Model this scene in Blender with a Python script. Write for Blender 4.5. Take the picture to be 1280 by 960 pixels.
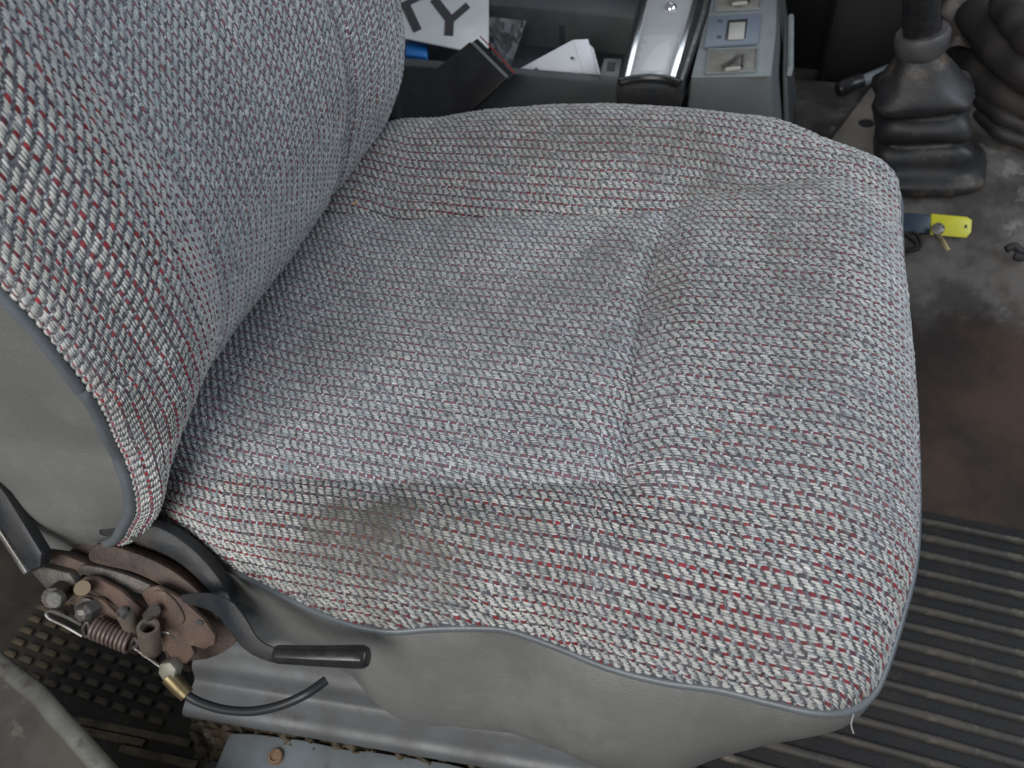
import bpy, bmesh, math, random
import numpy as np
from mathutils import Vector, Matrix
random.seed(7); RNG = np.random.default_rng(7)
for o in list(bpy.data.objects): bpy.data.objects.remove(o)
scene = bpy.context.scene

# ------------------------------------------------------------------ camera
# world: x = towards the front of the car, y = across it, away from the open door, z = up
FPX = 961.0
_X = np.array([.930, -.101, -.354]); _c = -.76
_a = (math.sin(math.radians(6)) - (-.101*.645 - .354*_c))/.93
_Z = np.array([_a, math.sqrt(1-_c*_c-_a*_a), _c])
_X = _X - _X.dot(_Z)*_Z; _X /= np.linalg.norm(_X)
_Y = -np.cross(_Z, _X)
CW = np.array([_X, _Y, _Z])                 # camera (right, up, forward) -> world
CP = np.array([0, 0, .95])
cam_d = bpy.data.cameras.new('camera'); cam = bpy.data.objects.new('camera', cam_d)
scene.collection.objects.link(cam); scene.camera = cam
r_, u_, f_ = CW[:, 0], CW[:, 1], CW[:, 2]
cam.matrix_world = Matrix(((r_[0], u_[0], -f_[0], CP[0]), (r_[1], u_[1], -f_[1], CP[1]), (r_[2], u_[2], -f_[2], CP[2]), (0, 0, 0, 1)))
cam_d.sensor_width = 36; cam_d.lens = 36*FPX/1280
cam_d.clip_start = .01; cam_d.clip_end = 100
cam_d.dof.use_dof = True; cam_d.dof.focus_distance = .60; cam_d.dof.aperture_fstop = 9

# ------------------------------------------------------------------ light
w = bpy.data.worlds.new('World'); scene.world = w; w.use_nodes = True
w.node_tree.nodes['Background'].inputs[0].default_value = (.86, .91, 1.0, 1)
w.node_tree.nodes['Background'].inputs[1].default_value = .17
def area(name, loc, target, sx, sy, power, col):
    d = bpy.data.lights.new(name, 'AREA'); d.shape = 'RECTANGLE'; d.size = sx; d.size_y = sy
    d.energy = power; d.color = col
    o = bpy.data.objects.new(name, d); scene.collection.objects.link(o)
    o.location = loc; o.rotation_euler = (Vector(target)-Vector(loc)).to_track_quat('-Z', 'Y').to_euler()
area('door_daylight', (-.35, -.95, 1.55), (-.1, .4, .4), 1.3, .8, 24, (1, .98, .955))
area('windscreen_daylight', (1.35, .75, 1.35), (0, .45, .4), 1.3, .6, 13, (.82, .91, 1))
area('far_window_daylight', (-.2, 2.3, 1.65), (-.1, .6, .4), 1.2, .6, 4.5, (.84, .92, 1))
scene.view_settings.view_transform = 'Standard'; scene.view_settings.look = 'None'
scene.view_settings.exposure = .18; scene.view_settings.gamma = 1

# ------------------------------------------------------------------ helpers
def ray(px, py): return CW @ np.array([px-640, 480-py, FPX])
def on_z(px, py, z):
    r = ray(px, py); return CP + r*((z-CP[2])/r[2])
def on_y(px, py, y):
    r = ray(px, py); return CP + r*((y-CP[1])/r[1])
MN = np.array([.15, -.70, .70]); MN /= np.linalg.norm(MN); M0 = np.array([-.41, .135, .38])
def on_m(px, py, off=0.):                    # the plane the recliner hinge lies in
    r = ray(px, py); p0 = M0 + MN*off
    return CP + r*((p0-CP).dot(MN)/r.dot(MN))

def nt(m): return m.node_tree.nodes, m.node_tree.links
def mat(name, col, rough=.6, metal=0., var=None, vscale=8., vamt=.5, bump=0., bscale=200., rvar=0., coat=0., spec=.5, wear=None, wscale=20., wlo=.55, whi=.7):
    m = bpy.data.materials.new(name); m.use_nodes = True; N, L = nt(m)
    b = N['Principled BSDF']; b.inputs['Base Color'].default_value = (*col, 1)
    b.inputs['Roughness'].default_value = rough; b.inputs['Metallic'].default_value = metal
    b.inputs['Coat Weight'].default_value = coat; b.inputs['Specular IOR Level'].default_value = spec
    tc = N.new('ShaderNodeTexCoord'); src = None
    def noise(scale, detail=6, rgh=.6):
        n = N.new('ShaderNodeTexNoise'); n.inputs['Scale'].default_value = scale
        n.inputs['Detail'].default_value = detail; n.inputs['Roughness'].default_value = rgh
        L.new(tc.outputs['Object'], n.inputs['Vector']); return n
    def ramp(n, lo, hi):
        r = N.new('ShaderNodeMapRange'); r.inputs[1].default_value = lo; r.inputs[2].default_value = hi
        L.new(n.outputs[0], r.inputs[0]); return r
    if var:
        n = noise(vscale); r = ramp(n, .35, .68)
        mx = N.new('ShaderNodeMixRGB'); mx.inputs[1].default_value = (*col, 1); mx.inputs[2].default_value = (*var, 1)
        mu = N.new('ShaderNodeMath'); mu.operation = 'MULTIPLY'; mu.inputs[1].default_value = vamt
        L.new(r.outputs[0], mu.inputs[0]); L.new(mu.outputs[0], mx.inputs[0]); src = mx.outputs[0]
        if rvar:
            a = N.new('ShaderNodeMapRange'); a.inputs[3].default_value = rough; a.inputs[4].default_value = rough+rvar
            L.new(r.outputs[0], a.inputs[0]); L.new(a.outputs[0], b.inputs['Roughness'])
    if wear:
        n = noise(wscale, 8, .7); r = ramp(n, wlo, whi)
        mx = N.new('ShaderNodeMixRGB'); mx.inputs[1].default_value = (*col, 1); mx.inputs[2].default_value = (*wear, 1)
        if src: L.new(src, mx.inputs[1])
        L.new(r.outputs[0], mx.inputs[0]); src = mx.outputs[0]
    if src: L.new(src, b.inputs['Base Color'])
    if bump:
        n = noise(bscale, 4); bp = N.new('ShaderNodeBump'); bp.inputs['Strength'].default_value = bump
        bp.inputs['Distance'].default_value = .002
        L.new(n.outputs[0], bp.inputs['Height']); L.new(bp.outputs[0], b.inputs['Normal'])
    return m

col = scene.collection
def place(o, parent):
    col.objects.link(o)
    if parent is not None: o.parent = parent
def root_loc(p):
    while p.parent: p = p.parent
    return np.array(p.location)
def mesh_obj(name, verts, faces, m, parent=None, smooth=False, bevel=0., seg=2, loc=None, auto=None):
    me = bpy.data.meshes.new(name)
    v = np.asarray(verts, float)
    org = root_loc(parent) if parent is not None else (np.array(loc) if loc is not None else v.mean(0)*[1, 1, 0]+[0, 0, v[:, 2].min()])
    me.from_pydata((v-org).tolist(), [], [list(f) for f in faces])
    bm = bmesh.new(); bm.from_mesh(me)
    bmesh.ops.recalc_face_normals(bm, faces=bm.faces)
    if bevel:
        es = [e for e in bm.edges if len(e.link_faces) == 2 and e.calc_face_angle(0) > .5]
        bmesh.ops.bevel(bm, geom=es, offset=bevel, segments=seg, affect='EDGES', profile=.5)
    bm.to_mesh(me); bm.free()
    me.materials.append(m)
    if smooth or auto:
        me.polygons.foreach_set('use_smooth', [True]*len(me.polygons))
        if auto: me.set_sharp_from_angle(angle=auto)
    o = bpy.data.objects.new(name, me); place(o, parent)
    if parent is None: o.location = org
    return o
def tag(o, label, cat, group=None):
    o['label'] = label; o['category'] = cat
    if group: o['group'] = group
    return o
def structure(o): o['kind'] = 'structure'; return o
def thing(name, label, cat, loc, group=None):
    e = bpy.data.objects.new(name, None); e.empty_display_size = .03; e.location = loc; col.objects.link(e)
    return tag(e, label, cat, group)

def spline(pts, n, closed=False):
    p = np.asarray(pts, float); k = len(p)
    if closed: q = np.vstack([p[-1], p, p[0], p[1]])
    else: q = np.vstack([2*p[0]-p[1], p, 2*p[-1]-p[-2]])
    segs = k if closed else k-1
    out = []
    for i in range(segs):
        a, b, c, d = q[i:i+4]
        m = max(2, n//segs)
        for t in np.arange(m)/m:
            out.append(.5*((2*b)+(-a+c)*t+(2*a-5*b+4*c-d)*t*t+(-a+3*b-3*c+d)*t**3))
    if not closed: out.append(p[-1])
    return np.array(out)
def tube_vf(path, rad, seg=10, closed=False, cap=True, up=(0, 0, 1)):
    P = np.asarray(path, float); n = len(P)
    rad = np.full(n, rad) if np.isscalar(rad) else np.asarray(rad, float)
    T = np.roll(P, -1, 0)-np.roll(P, 1, 0) if closed else np.gradient(P, axis=0)
    T /= np.linalg.norm(T, axis=1)[:, None]+1e-12
    a = np.array(up, float); a = a-a.dot(T[0])*T[0]
    if np.linalg.norm(a) < .1: a = np.array([1., .2, 0]); a = a-a.dot(T[0])*T[0]
    a /= np.linalg.norm(a); V = []; F = []
    for i in range(n):
        a = a-a.dot(T[i])*T[i]; a /= np.linalg.norm(a); b = np.cross(T[i], a)
        for k in range(seg):
            th = 2*math.pi*k/seg; V.append(P[i]+rad[i]*(a*math.cos(th)+b*math.sin(th)))
    for i in range(n if closed else n-1):
        j = (i+1) % n
        for k in range(seg):
            l = (k+1) % seg; F.append((i*seg+k, i*seg+l, j*seg+l, j*seg+k))
    if cap and not closed: F.append(tuple(range(seg))[::-1]); F.append(tuple((n-1)*seg+k for k in range(seg)))
    return np.array(V), F
def tube(name, path, rad, m, parent=None, seg=10, closed=False, auto=.7, up=(0, 0, 1)):
    V, F = tube_vf(path, rad, seg, closed, up=up); return mesh_obj(name, V, F, m, parent, auto=auto)
def prism_vf(pts, n, th):                    # polygon (3-D points) extruded by th against n, front face on the polygon
    P = np.asarray(pts, float); n = np.asarray(n, float); n = n/np.linalg.norm(n); k = len(P)
    V = np.vstack([P, P-n*th]); F = [tuple(range(k)), tuple(range(k, 2*k))[::-1]]
    for i in range(k): F.append((i, (i+1) % k, k+(i+1) % k, k+i))
    return V, F
def prism(name, pts, n, th, m, parent=None, bevel=.001, auto=.6, seg=2):
    V, F = prism_vf(pts, n, th); return mesh_obj(name, V, F, m, parent, bevel=bevel, auto=auto, seg=seg)
def slab(name, px, z, th, m, parent=None, bevel=.0015): return prism(name, [on_z(x, y, z) for x, y in px], (0, 0, 1), th, m, parent, bevel)
def box(name, lo, hi, m, parent=None, bevel=.003, seg=2):
    (x0, y0, z0), (x1, y1, z1) = lo, hi
    return prism(name, [(x0, y0, z1), (x1, y0, z1), (x1, y1, z1), (x0, y1, z1)], (0, 0, 1), z1-z0, m, parent, bevel, seg=seg)
def grid_faces(ni, nj, wrap=False):
    F = []
    for i in range(ni-1):
        for j in range(nj if wrap else nj-1):
            k = (j+1) % nj; F.append((i*nj+j, i*nj+k, (i+1)*nj+k, (i+1)*nj+j))
    return F
def S(x): x = np.clip(x, 0, 1); return x*x*(3-2*x)
def wob(x, y, s, seed):                      # smooth pseudo noise from sines, about -1..1
    r = np.random.default_rng(seed); o = 0
    for k in range(5):
        a, b, p = r.uniform(-1, 1), r.uniform(-1, 1), r.uniform(0, 6.28)
        o = o+np.sin((a*x+b*y)/s*6.28+p)
    return o/2.5

# ------------------------------------------------------------------ materials
VINYL = mat('grey_vinyl', (.168, .172, .164), .32, var=(.122, .124, .117), vscale=9, vamt=.8, bump=.45, bscale=800, rvar=.22, wear=(.21, .21, .195), wscale=11, wlo=.50, whi=.75)
PIPE = mat('piping_vinyl', (.125, .142, .158), .36, var=(.085, .095, .105), vscale=30, vamt=.7, bump=.1, bscale=700)
COVER = mat('cloth_backing', (.105, .108, .125), .95)
BLACKM = mat('black_metal', (.018, .022, .027), .34, var=(.05, .045, .04), vscale=25, vamt=.8, bump=.15, bscale=300, rvar=.25, wear=(.09, .075, .065), wscale=35, wlo=.62, whi=.8, spec=.25)
BLACKP = mat('black_plastic', (.012, .012, .013), .22, bump=.03, bscale=300, var=(.03, .03, .03), vscale=60, vamt=.5, rvar=.12)
RUST = mat('rusty_steel', (.112, .068, .048), .68, var=(.045, .030, .025), vscale=40, vamt=.9, bump=.5, bscale=350, wear=(.19, .155, .125), wscale=60, wlo=.55, whi=.8)
RUSTD = mat('dark_rust', (.038, .028, .025), .62, var=(.11, .07, .05), vscale=45, vamt=.8, bump=.5, bscale=300)
STEEL = mat('dull_steel', (.22, .22, .215), .42, .7, var=(.085, .068, .055), vscale=60, vamt=.8, bump=.2, bscale=400)
DSTEEL = mat('grimy_steel', (.11, .10, .09), .5, .5, var=(.05, .04, .035), vscale=50, vamt=.8, bump=.3, bscale=400)
BRASS = mat('brass', (.24, .19, .10), .42, .8, var=(.09, .07, .035), vscale=70, vamt=.7)
PAINT = mat('blue_grey_paint', (.118, .128, .138), .36, var=(.07, .07, .07), vscale=14, vamt=.9, bump=.06, bscale=120, rvar=.2, wear=(.07, .056, .042), wscale=20, wlo=.54, whi=.72)
SILLP = mat('pale_plate_paint', (.19, .22, .235), .5, var=(.11, .11, .105), vscale=18, vamt=.8, bump=.1, wear=(.10, .08, .06), wscale=40, wlo=.6, whi=.75)
RUBBER = mat('black_rubber', (.016, .016, .018), .5, var=(.04, .037, .034), vscale=20, vamt=.7, bump=.2, bscale=350, rvar=.25)
RUBW = mat('worn_rubber', (.010, .010, .012), .55, var=(.026, .024, .023), vscale=16, vamt=.8, bump=.3, bscale=400, rvar=.25, wear=(.06, .053, .045), wscale=18, wlo=.58, whi=.8, spec=.35)
RIBM = mat('lit_dusty_rib', (.026, .024, .023), .5, var=(.075, .065, .052), vscale=14, vamt=.9, bump=.3, bscale=350, rvar=.2, wear=(.15, .13, .10), wscale=25, wlo=.55, whi=.72)  # dust, plus light caught on the crests painted in as paler colour
TREAD = mat('dusty_tread', (.055, .046, .032), .6, var=(.27, .21, .12), vscale=50, vamt=.8, bump=.3)
FLOORM = mat('grimy_floor', (.020, .018, .017), .75, var=(.055, .045, .038), vscale=8, vamt=.8, bump=.3, bscale=120)
BROWN = mat('brown_floor', (.022, .016, .013), .55, var=(.055, .036, .026), vscale=7, vamt=.9, bump=.25, bscale=160, rvar=.25, wear=(.07, .058, .048), wscale=9, wlo=.62, whi=.85, spec=.3)
TUNNEL = mat('dusty_tunnel', (.06, .052, .048), .8, var=(.15, .135, .125), vscale=11, vamt=.9, bump=.35, bscale=120, wear=(.26, .25, .24), wscale=9, wlo=.56, whi=.68)
FOAM = mat('crumbling_foam', (.12, .095, .06), .95, var=(.05, .038, .025), vscale=60, vamt=.9, bump=1., bscale=200, wear=(.30, .26, .19), wscale=90, wlo=.58, whi=.75)
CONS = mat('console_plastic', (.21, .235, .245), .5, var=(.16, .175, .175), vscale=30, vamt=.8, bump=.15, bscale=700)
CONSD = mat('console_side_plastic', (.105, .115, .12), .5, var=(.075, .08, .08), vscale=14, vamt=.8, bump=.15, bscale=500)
TRAYM = mat('tray_plastic', (.06, .068, .075), .5, var=(.09, .095, .09), vscale=20, vamt=.8, bump=.1, bscale=500)
TRAYD = mat('tray_floor_plastic', (.022, .026, .032), .55, var=(.045, .05, .055), vscale=22, vamt=.8)
CHROME = mat('chrome', (.82, .83, .85), .20, 1.)
WHITE = mat('white_card', (.74, .76, .80), .55, var=(.62, .66, .72), vscale=20, vamt=.5)
PLATEW = mat('plate_white', (.78, .80, .80), .3, var=(.62, .64, .62), vscale=18, vamt=.5)
INK = mat('black_ink', (.03, .03, .032), .45)
LEATHER = mat('black_leather', (.010, .010, .011), .36, bump=.25, bscale=400, var=(.03, .03, .03), vscale=30, vamt=.6)
REDM = mat('red_edge', (.30, .03, .025), .5)
BLUE = mat('blue_plastic', (.02, .20, .60), .3)
YELLOW = mat('yellow_tag', (.62, .60, .03), .4, var=(.5, .46, .03), vscale=60, vamt=.6)
NAVY = mat('navy_fob', (.012, .03, .055), .4, var=(.03, .05, .07), vscale=80, vamt=.5)
BEIGE = mat('beige_plate', (.27, .25, .22), .65, var=(.16, .14, .12), vscale=14, vamt=.8, bump=.2, bscale=200)
SWITCH = mat('switch_plate', (.16, .19, .235), .45, bump=.05, bscale=600)
RECESS = mat('dusty_recess', (.22, .215, .19), .6, var=(.14, .13, .11), vscale=80, vamt=.7)
CREAM = mat('switch_cap', (.42, .41, .38), .4)
GREYP = mat('lever_grey', (.16, .18, .19), .45, var=(.10, .11, .11), vscale=40, vamt=.7)
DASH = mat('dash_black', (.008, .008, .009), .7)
CARPET = mat('far_carpet', (.05, .047, .045), .95, var=(.10, .09, .085), vscale=25, vamt=.8, bump=.5, bscale=300)
CHIP = mat('orange_chip', (.62, .30, .13), .6)
JAMB = mat('jamb_metal', (.30, .30, .27), .36, .6, var=(.14, .13, .11), vscale=22, vamt=.8, bump=.15, bscale=150, wear=(.08, .065, .05), wscale=26, wlo=.5, whi=.66)
JAMBP = mat('jamb_paint', (.085, .078, .068), .36, var=(.035, .031, .028), vscale=13, vamt=.95, bump=.35, bscale=90, rvar=.25, wear=(.20, .185, .155), wscale=16, wlo=.56, whi=.72)
def make_glass(name, col, rough, fac):       # thin film: mostly clear, with a gloss
    m = bpy.data.materials.new(name); m.use_nodes = True; N, L = nt(m); N.remove(N['Principled BSDF'])
    t = N.new('ShaderNodeBsdfTransparent'); g = N.new('ShaderNodeBsdfPrincipled'); g.inputs['Base Color'].default_value = (*col, 1); g.inputs['Roughness'].default_value = rough
    lw = N.new('ShaderNodeLayerWeight'); lw.inputs[0].default_value = .12
    r = N.new('ShaderNodeMapRange'); r.inputs[3].default_value = fac; r.inputs[4].default_value = min(1, fac+.5); L.new(lw.outputs['Fresnel'], r.inputs[0])
    mx = N.new('ShaderNodeMixShader'); L.new(r.outputs[0], mx.inputs[0]); L.new(t.outputs[0], mx.inputs[1]); L.new(g.outputs[0], mx.inputs[2])
    L.new(mx.outputs[0], N['Material Output'].inputs[0]); return m
CLEAR = make_glass('clear_film', (.75, .78, .80), .15, .22)
GLASS = make_glass('window_glass', (.85, .87, .88), .04, .04)

def make_yarn():
    m = bpy.data.materials.new('yarn'); m.use_nodes = True; N, L = nt(m); b = N['Principled BSDF']
    at = N.new('ShaderNodeAttribute'); at.attribute_name = 'yarn_colour'
    ge = N.new('ShaderNodeNewGeometry')
    def noise(scale, lo, hi, t0, t1, det=5):
        n = N.new('ShaderNodeTexNoise'); n.inputs['Scale'].default_value = scale; n.inputs['Detail'].default_value = det
        L.new(ge.outputs['Position'], n.inputs['Vector'])
        r = N.new('ShaderNodeMapRange'); r.inputs[1].default_value = lo; r.inputs[2].default_value = hi; r.inputs[3].default_value = t0; r.inputs[4].default_value = t1
        L.new(n.outputs[0], r.inputs[0]); return r.outputs[0]
    def mulc(src, fac):
        x = N.new('ShaderNodeVectorMath'); x.operation = 'SCALE'; L.new(src, x.inputs[0]); L.new(fac, x.inputs['Scale']); return x.outputs[0]
    c = mulc(at.outputs['Color'], noise(9, .35, .7, 1.08, .86))
    c = mulc(c, noise(2200, .3, .7, .72, 1.26, 2))
    # grubby patches: (centre, radii, strength)
    for cx, cy, rx, ry, st, rz in STAINS:
        mp = N.new('ShaderNodeMapping'); mp.vector_type = 'TEXTURE'
        mp.inputs['Location'].default_value = (cx, cy, .45); mp.inputs['Scale'].default_value = (rx, ry, .3); mp.inputs['Rotation'].default_value = (0, 0, rz)
        L.new(ge.outputs['Position'], mp.inputs['Vector'])
        le = N.new('ShaderNodeVectorMath'); le.operation = 'LENGTH'; L.new(mp.outputs[0], le.inputs[0])
        ad = N.new('ShaderNodeMath'); ad.operation = 'ADD'; L.new(le.outputs['Value'], ad.inputs[0]); L.new(noise(38, .3, .7, -.45, .45, 8), ad.inputs[1])
        r = N.new('ShaderNodeMapRange'); r.interpolation_type = 'SMOOTHSTEP'; r.inputs[1].default_value = .0; r.inputs[2].default_value = 1.35; r.inputs[3].default_value = 1-st; r.inputs[4].default_value = 1
        L.new(ad.outputs[0], r.inputs[0])
        mx = N.new('ShaderNodeMixRGB'); mx.inputs[1].default_value = (.085, .075, .058, 1)
        L.new(r.outputs[0], mx.inputs[0]); L.new(c, mx.inputs[2]); c = mx.outputs[0]
    L.new(c, b.inputs['Base Color']); b.inputs['Roughness'].default_value = .85; b.inputs['Specular IOR Level'].default_value = .25
    b.inputs['Sheen Weight'].default_value = .15
    return m
STAINS = [(*on_z(462, 640, .475)[:2], .065, .032, .68, .2), (*on_z(500, 655, .475)[:2], .12, .045, .34, .2), (*on_z(440, 690, .465)[:2], .12, .04, .30, .3), (-.15, .68, .17, .05, .42, .05), (-.13, .545, .06, .035, .22, .6), (.0, .62, .12, .08, .20, 0), (-.17, .47, .15, .09, .24, .4), (.04, .50, .05, .14, .22, 0)]
YARN = make_yarn()

# ------------------------------------------------------------------ woven cloth: every float of yarn is geometry
def sample(A, fi, fj):
    ni, nj = A.shape[:2]; i = np.clip(np.floor(fi).astype(int), 0, ni-2); j = np.clip(np.floor(fj).astype(int), 0, nj-2)
    a = (fi-i); b = (fj-j)
    if A.ndim == 3: a = a[..., None]; b = b[..., None]
    return A[i, j]*(1-a)*(1-b)+A[i+1, j]*a*(1-b)+A[i, j+1]*(1-a)*b+A[i+1, j+1]*a*b
def normals(G):
    n = np.cross(np.gradient(G, axis=0), np.gradient(G, axis=1)); return n/(np.linalg.norm(n, axis=2)[..., None]+1e-12)
CA, CB, PK = .0073, .0098, 5                 # length of a repeat along the row, across it, picks in it
def weave(name, G, step, ok, parent, flip=1, seed=1, sgn=-1, u0=0., warp=None, zone=None):
    rng = np.random.default_rng(seed); Nn = normals(G)*flip
    U, V = (G.shape[0]-1)*step, (G.shape[1]-1)*step
    pb = CB/PK; nr = int(V/pb); nc = int(U/CA)
    r, c = np.meshgrid(np.arange(nr), np.arange(nc), indexing='ij')
    ph = (r*.2*sgn) % 1.
    u = (c+ph+rng.normal(0, .04, r.shape)+.05*np.sin(r*1.7+c*.31))*CA; v = (r+.5+rng.normal(0, .07, r.shape))*pb
    v = v+wob(u, v, .13, seed)*.0005+wob(u, v, .05, seed+5)*.0002
    if warp is not None: v = v+warp(u, v)
    k = r % PK
    u, v, r, c, k = [x.ravel() for x in (u, v, r, c, k)]
    m = ok(u/step, v/step) & (u > .003) & (u < U-.003) & (v > .002) & (v < V-.002); u, v, r, c, k = u[m], v[m], r[m], c[m], k[m]
    n = len(u)
    # colours
    base = np.array([.47, .472, .45])*(1+rng.normal(0, .11, n)+.05*wob(u, v, .011, seed+31))[:, None]
    base = np.where((rng.random(n) < .15)[:, None], base*[.72, .78, .83], base)
    fade = np.clip(zone(sample(G, u/step, v/step))+.18*wob(u, v, .06, seed+77), 0, 1)[:, None] if zone is not None else np.zeros((n, 1))
    base = base*(1-.10*fade)*(1+fade*np.array([-.06, -.01, .06]))
    row = r//PK
    rowbias = rng.normal(0, .35, row.max()+2)[row]
    run = np.sin(c*.55+row*2.3)+np.sin(c*.23+row*4.1)+rng.normal(0, .75, n)+rowbias
    red = np.array([.19, .020, .028])*(1+rng.normal(0, .22, n))[:, None]
    mar = np.array([.10, .028, .04])*(1+rng.normal(0, .2, n))[:, None]
    blk = np.array([.075, .07, .085])*(1+rng.normal(0, .2, n))[:, None]
    acc = np.where((run > -.6)[:, None], red, np.where((run > -1.6)[:, None], mar, blk))
    acc = acc*(1-.78*fade)+.78*fade*np.array([.19, .135, .155])
    colr = np.clip(np.where((k == 0)[:, None], acc, base), .01, .9)
    def floats(cu, cv, lu, lv, hu, slant, prof_s, hgt, along, colr):
        # capsule-like arch: along 'u' (weft) or 'v' (warp)
        s = np.array(prof_s); t = np.array([-1., 0., 1.]); ss, tt = np.meshgrid(s, t, indexing='ij'); ss = ss.ravel(); tt = tt.ravel()
        env = (1-np.abs(ss)**3); h = hgt*(.25+.75*env)*(1-.85*tt*tt)-hgt*.35*(np.abs(ss) > .95)
        wd = .42+.58*env
        if along == 'u':
            du = lu[:, None]*ss; dv = lv*tt*wd+slant*ss*lv
        else:
            du = lu[:, None]*tt*wd+slant*ss*lu[:, None]; dv = lv*ss
        uu = cu[:, None]+du; vv = cv[:, None]+dv; hh = h[None, :]*hu[:, None]
        P = sample(G, uu/step, vv/step)+sample(Nn, uu/step, vv/step)*hh[..., None]
        kk = len(ss); ns = len(s)
        q = np.array([(i*3+j, i*3+j+1, (i+1)*3+j+1, (i+1)*3+j) for i in range(ns-1) for j in range(2)])
        F = (np.arange(len(cu))[:, None, None]*kk+q[None]).reshape(-1, 4)
        return P.reshape(-1, 3), F, np.repeat(colr, kk, axis=0)
    hj = 1+rng.normal(0, .22, n); hj = np.where(k == 0, hj*.95, hj)
    sl = .0
    P1, F1, C1 = floats(u, v, CA*np.where(k == 0, .335, .415)*(1+rng.normal(0, .10, n)), pb*np.where(k == 0, .86, .455)[:, None]*(1+rng.normal(0, .12, n))[:, None], hj, (.40+rng.normal(0, .2, n))[:, None]*sgn, [-1, -.62, 0, .62, 1], .00140, 'u', colr)
    wc = np.array([.135, .14, .152])*(1+rng.normal(0, .2, n))[:, None]*(1+.45*fade)
    wc = np.where((rng.random(n) < .3)[:, None], wc*.5, wc); wc = np.where((rng.random(n) < .3)[:, None], wc*1.35, wc); wc = np.where((k == 0)[:, None], wc*2.0, wc); wc = np.clip(wc, .01, .8)
    P2, F2, C2 = floats(u+CA*.5, v, np.full(n, CA*.13), pb*.85, 1+rng.normal(0, .15, n), .3*sgn, [-1, 0, 1], .0007, 'v', wc)
    # stray fibres standing off the yarn
    pick = rng.random(n) < .40; nf = int(pick.sum()); fu, fv = u[pick]+rng.normal(0, .002, nf), v[pick]+rng.normal(0, .0008, nf)
    an = rng.uniform(0, 6.283, nf); ln = rng.uniform(.0012, .0036, nf); hh = rng.uniform(.0009, .0019, nf); bend = rng.normal(0, .5, nf)
    tt = np.array([-.5, 0, .5]); Vs = []
    for t_ in tt:
        a2 = an+bend*t_; cu_ = fu+np.cos(a2)*ln*t_; cv_ = fv+np.sin(a2)*ln*t_; h_ = hh*(1-1.6*t_*t_)
        for e_ in (-1, 1):
            uu = cu_-np.sin(a2)*.000045*e_; vv = cv_+np.cos(a2)*.000045*e_
            Vs.append(sample(G, uu/step, vv/step)+sample(Nn, uu/step, vv/step)*h_[:, None])
    P3 = np.stack(Vs, 1).reshape(-1, 3); F3 = (np.arange(nf)[:, None, None]*6+np.array([(0, 1, 3, 2), (2, 3, 5, 4)])[None]).reshape(-1, 4)
    C3 = np.repeat(np.clip(colr[pick]*rng.uniform(.45, 1.05, nf)[:, None], .02, .6), 6, axis=0)
    P = np.vstack([P1, P2, P3]); F = np.vstack([F1, F2+len(P1), F3+len(P1)+len(P2)]); Cc = np.vstack([C1, C2, C3])
    P = P-root_loc(parent)
    me = bpy.data.meshes.new(name)
    me.vertices.add(len(P)); me.vertices.foreach_set('co', P.astype(np.float32).ravel())
    me.loops.add(F.size); me.loops.foreach_set('vertex_index', F.astype(np.int32).ravel())
    me.polygons.add(len(F)); me.polygons.foreach_set('loop_start', np.arange(0, F.size, 4, dtype=np.int32))
    me.polygons.foreach_set('use_smooth', np.ones(len(F), bool))
    at = me.attributes.new('yarn_colour', 'FLOAT_COLOR', 'POINT')
    at.data.foreach_set('color', np.hstack([Cc, np.ones((len(Cc), 1))]).astype(np.float32).ravel())
    me.update(calc_edges=True); me.validate()
    me.materials.append(YARN); o = bpy.data.objects.new(name, me); place(o, parent); o['kind'] = 'stuff'
    print(name, len(F)*2, 'tris'); return o

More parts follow.
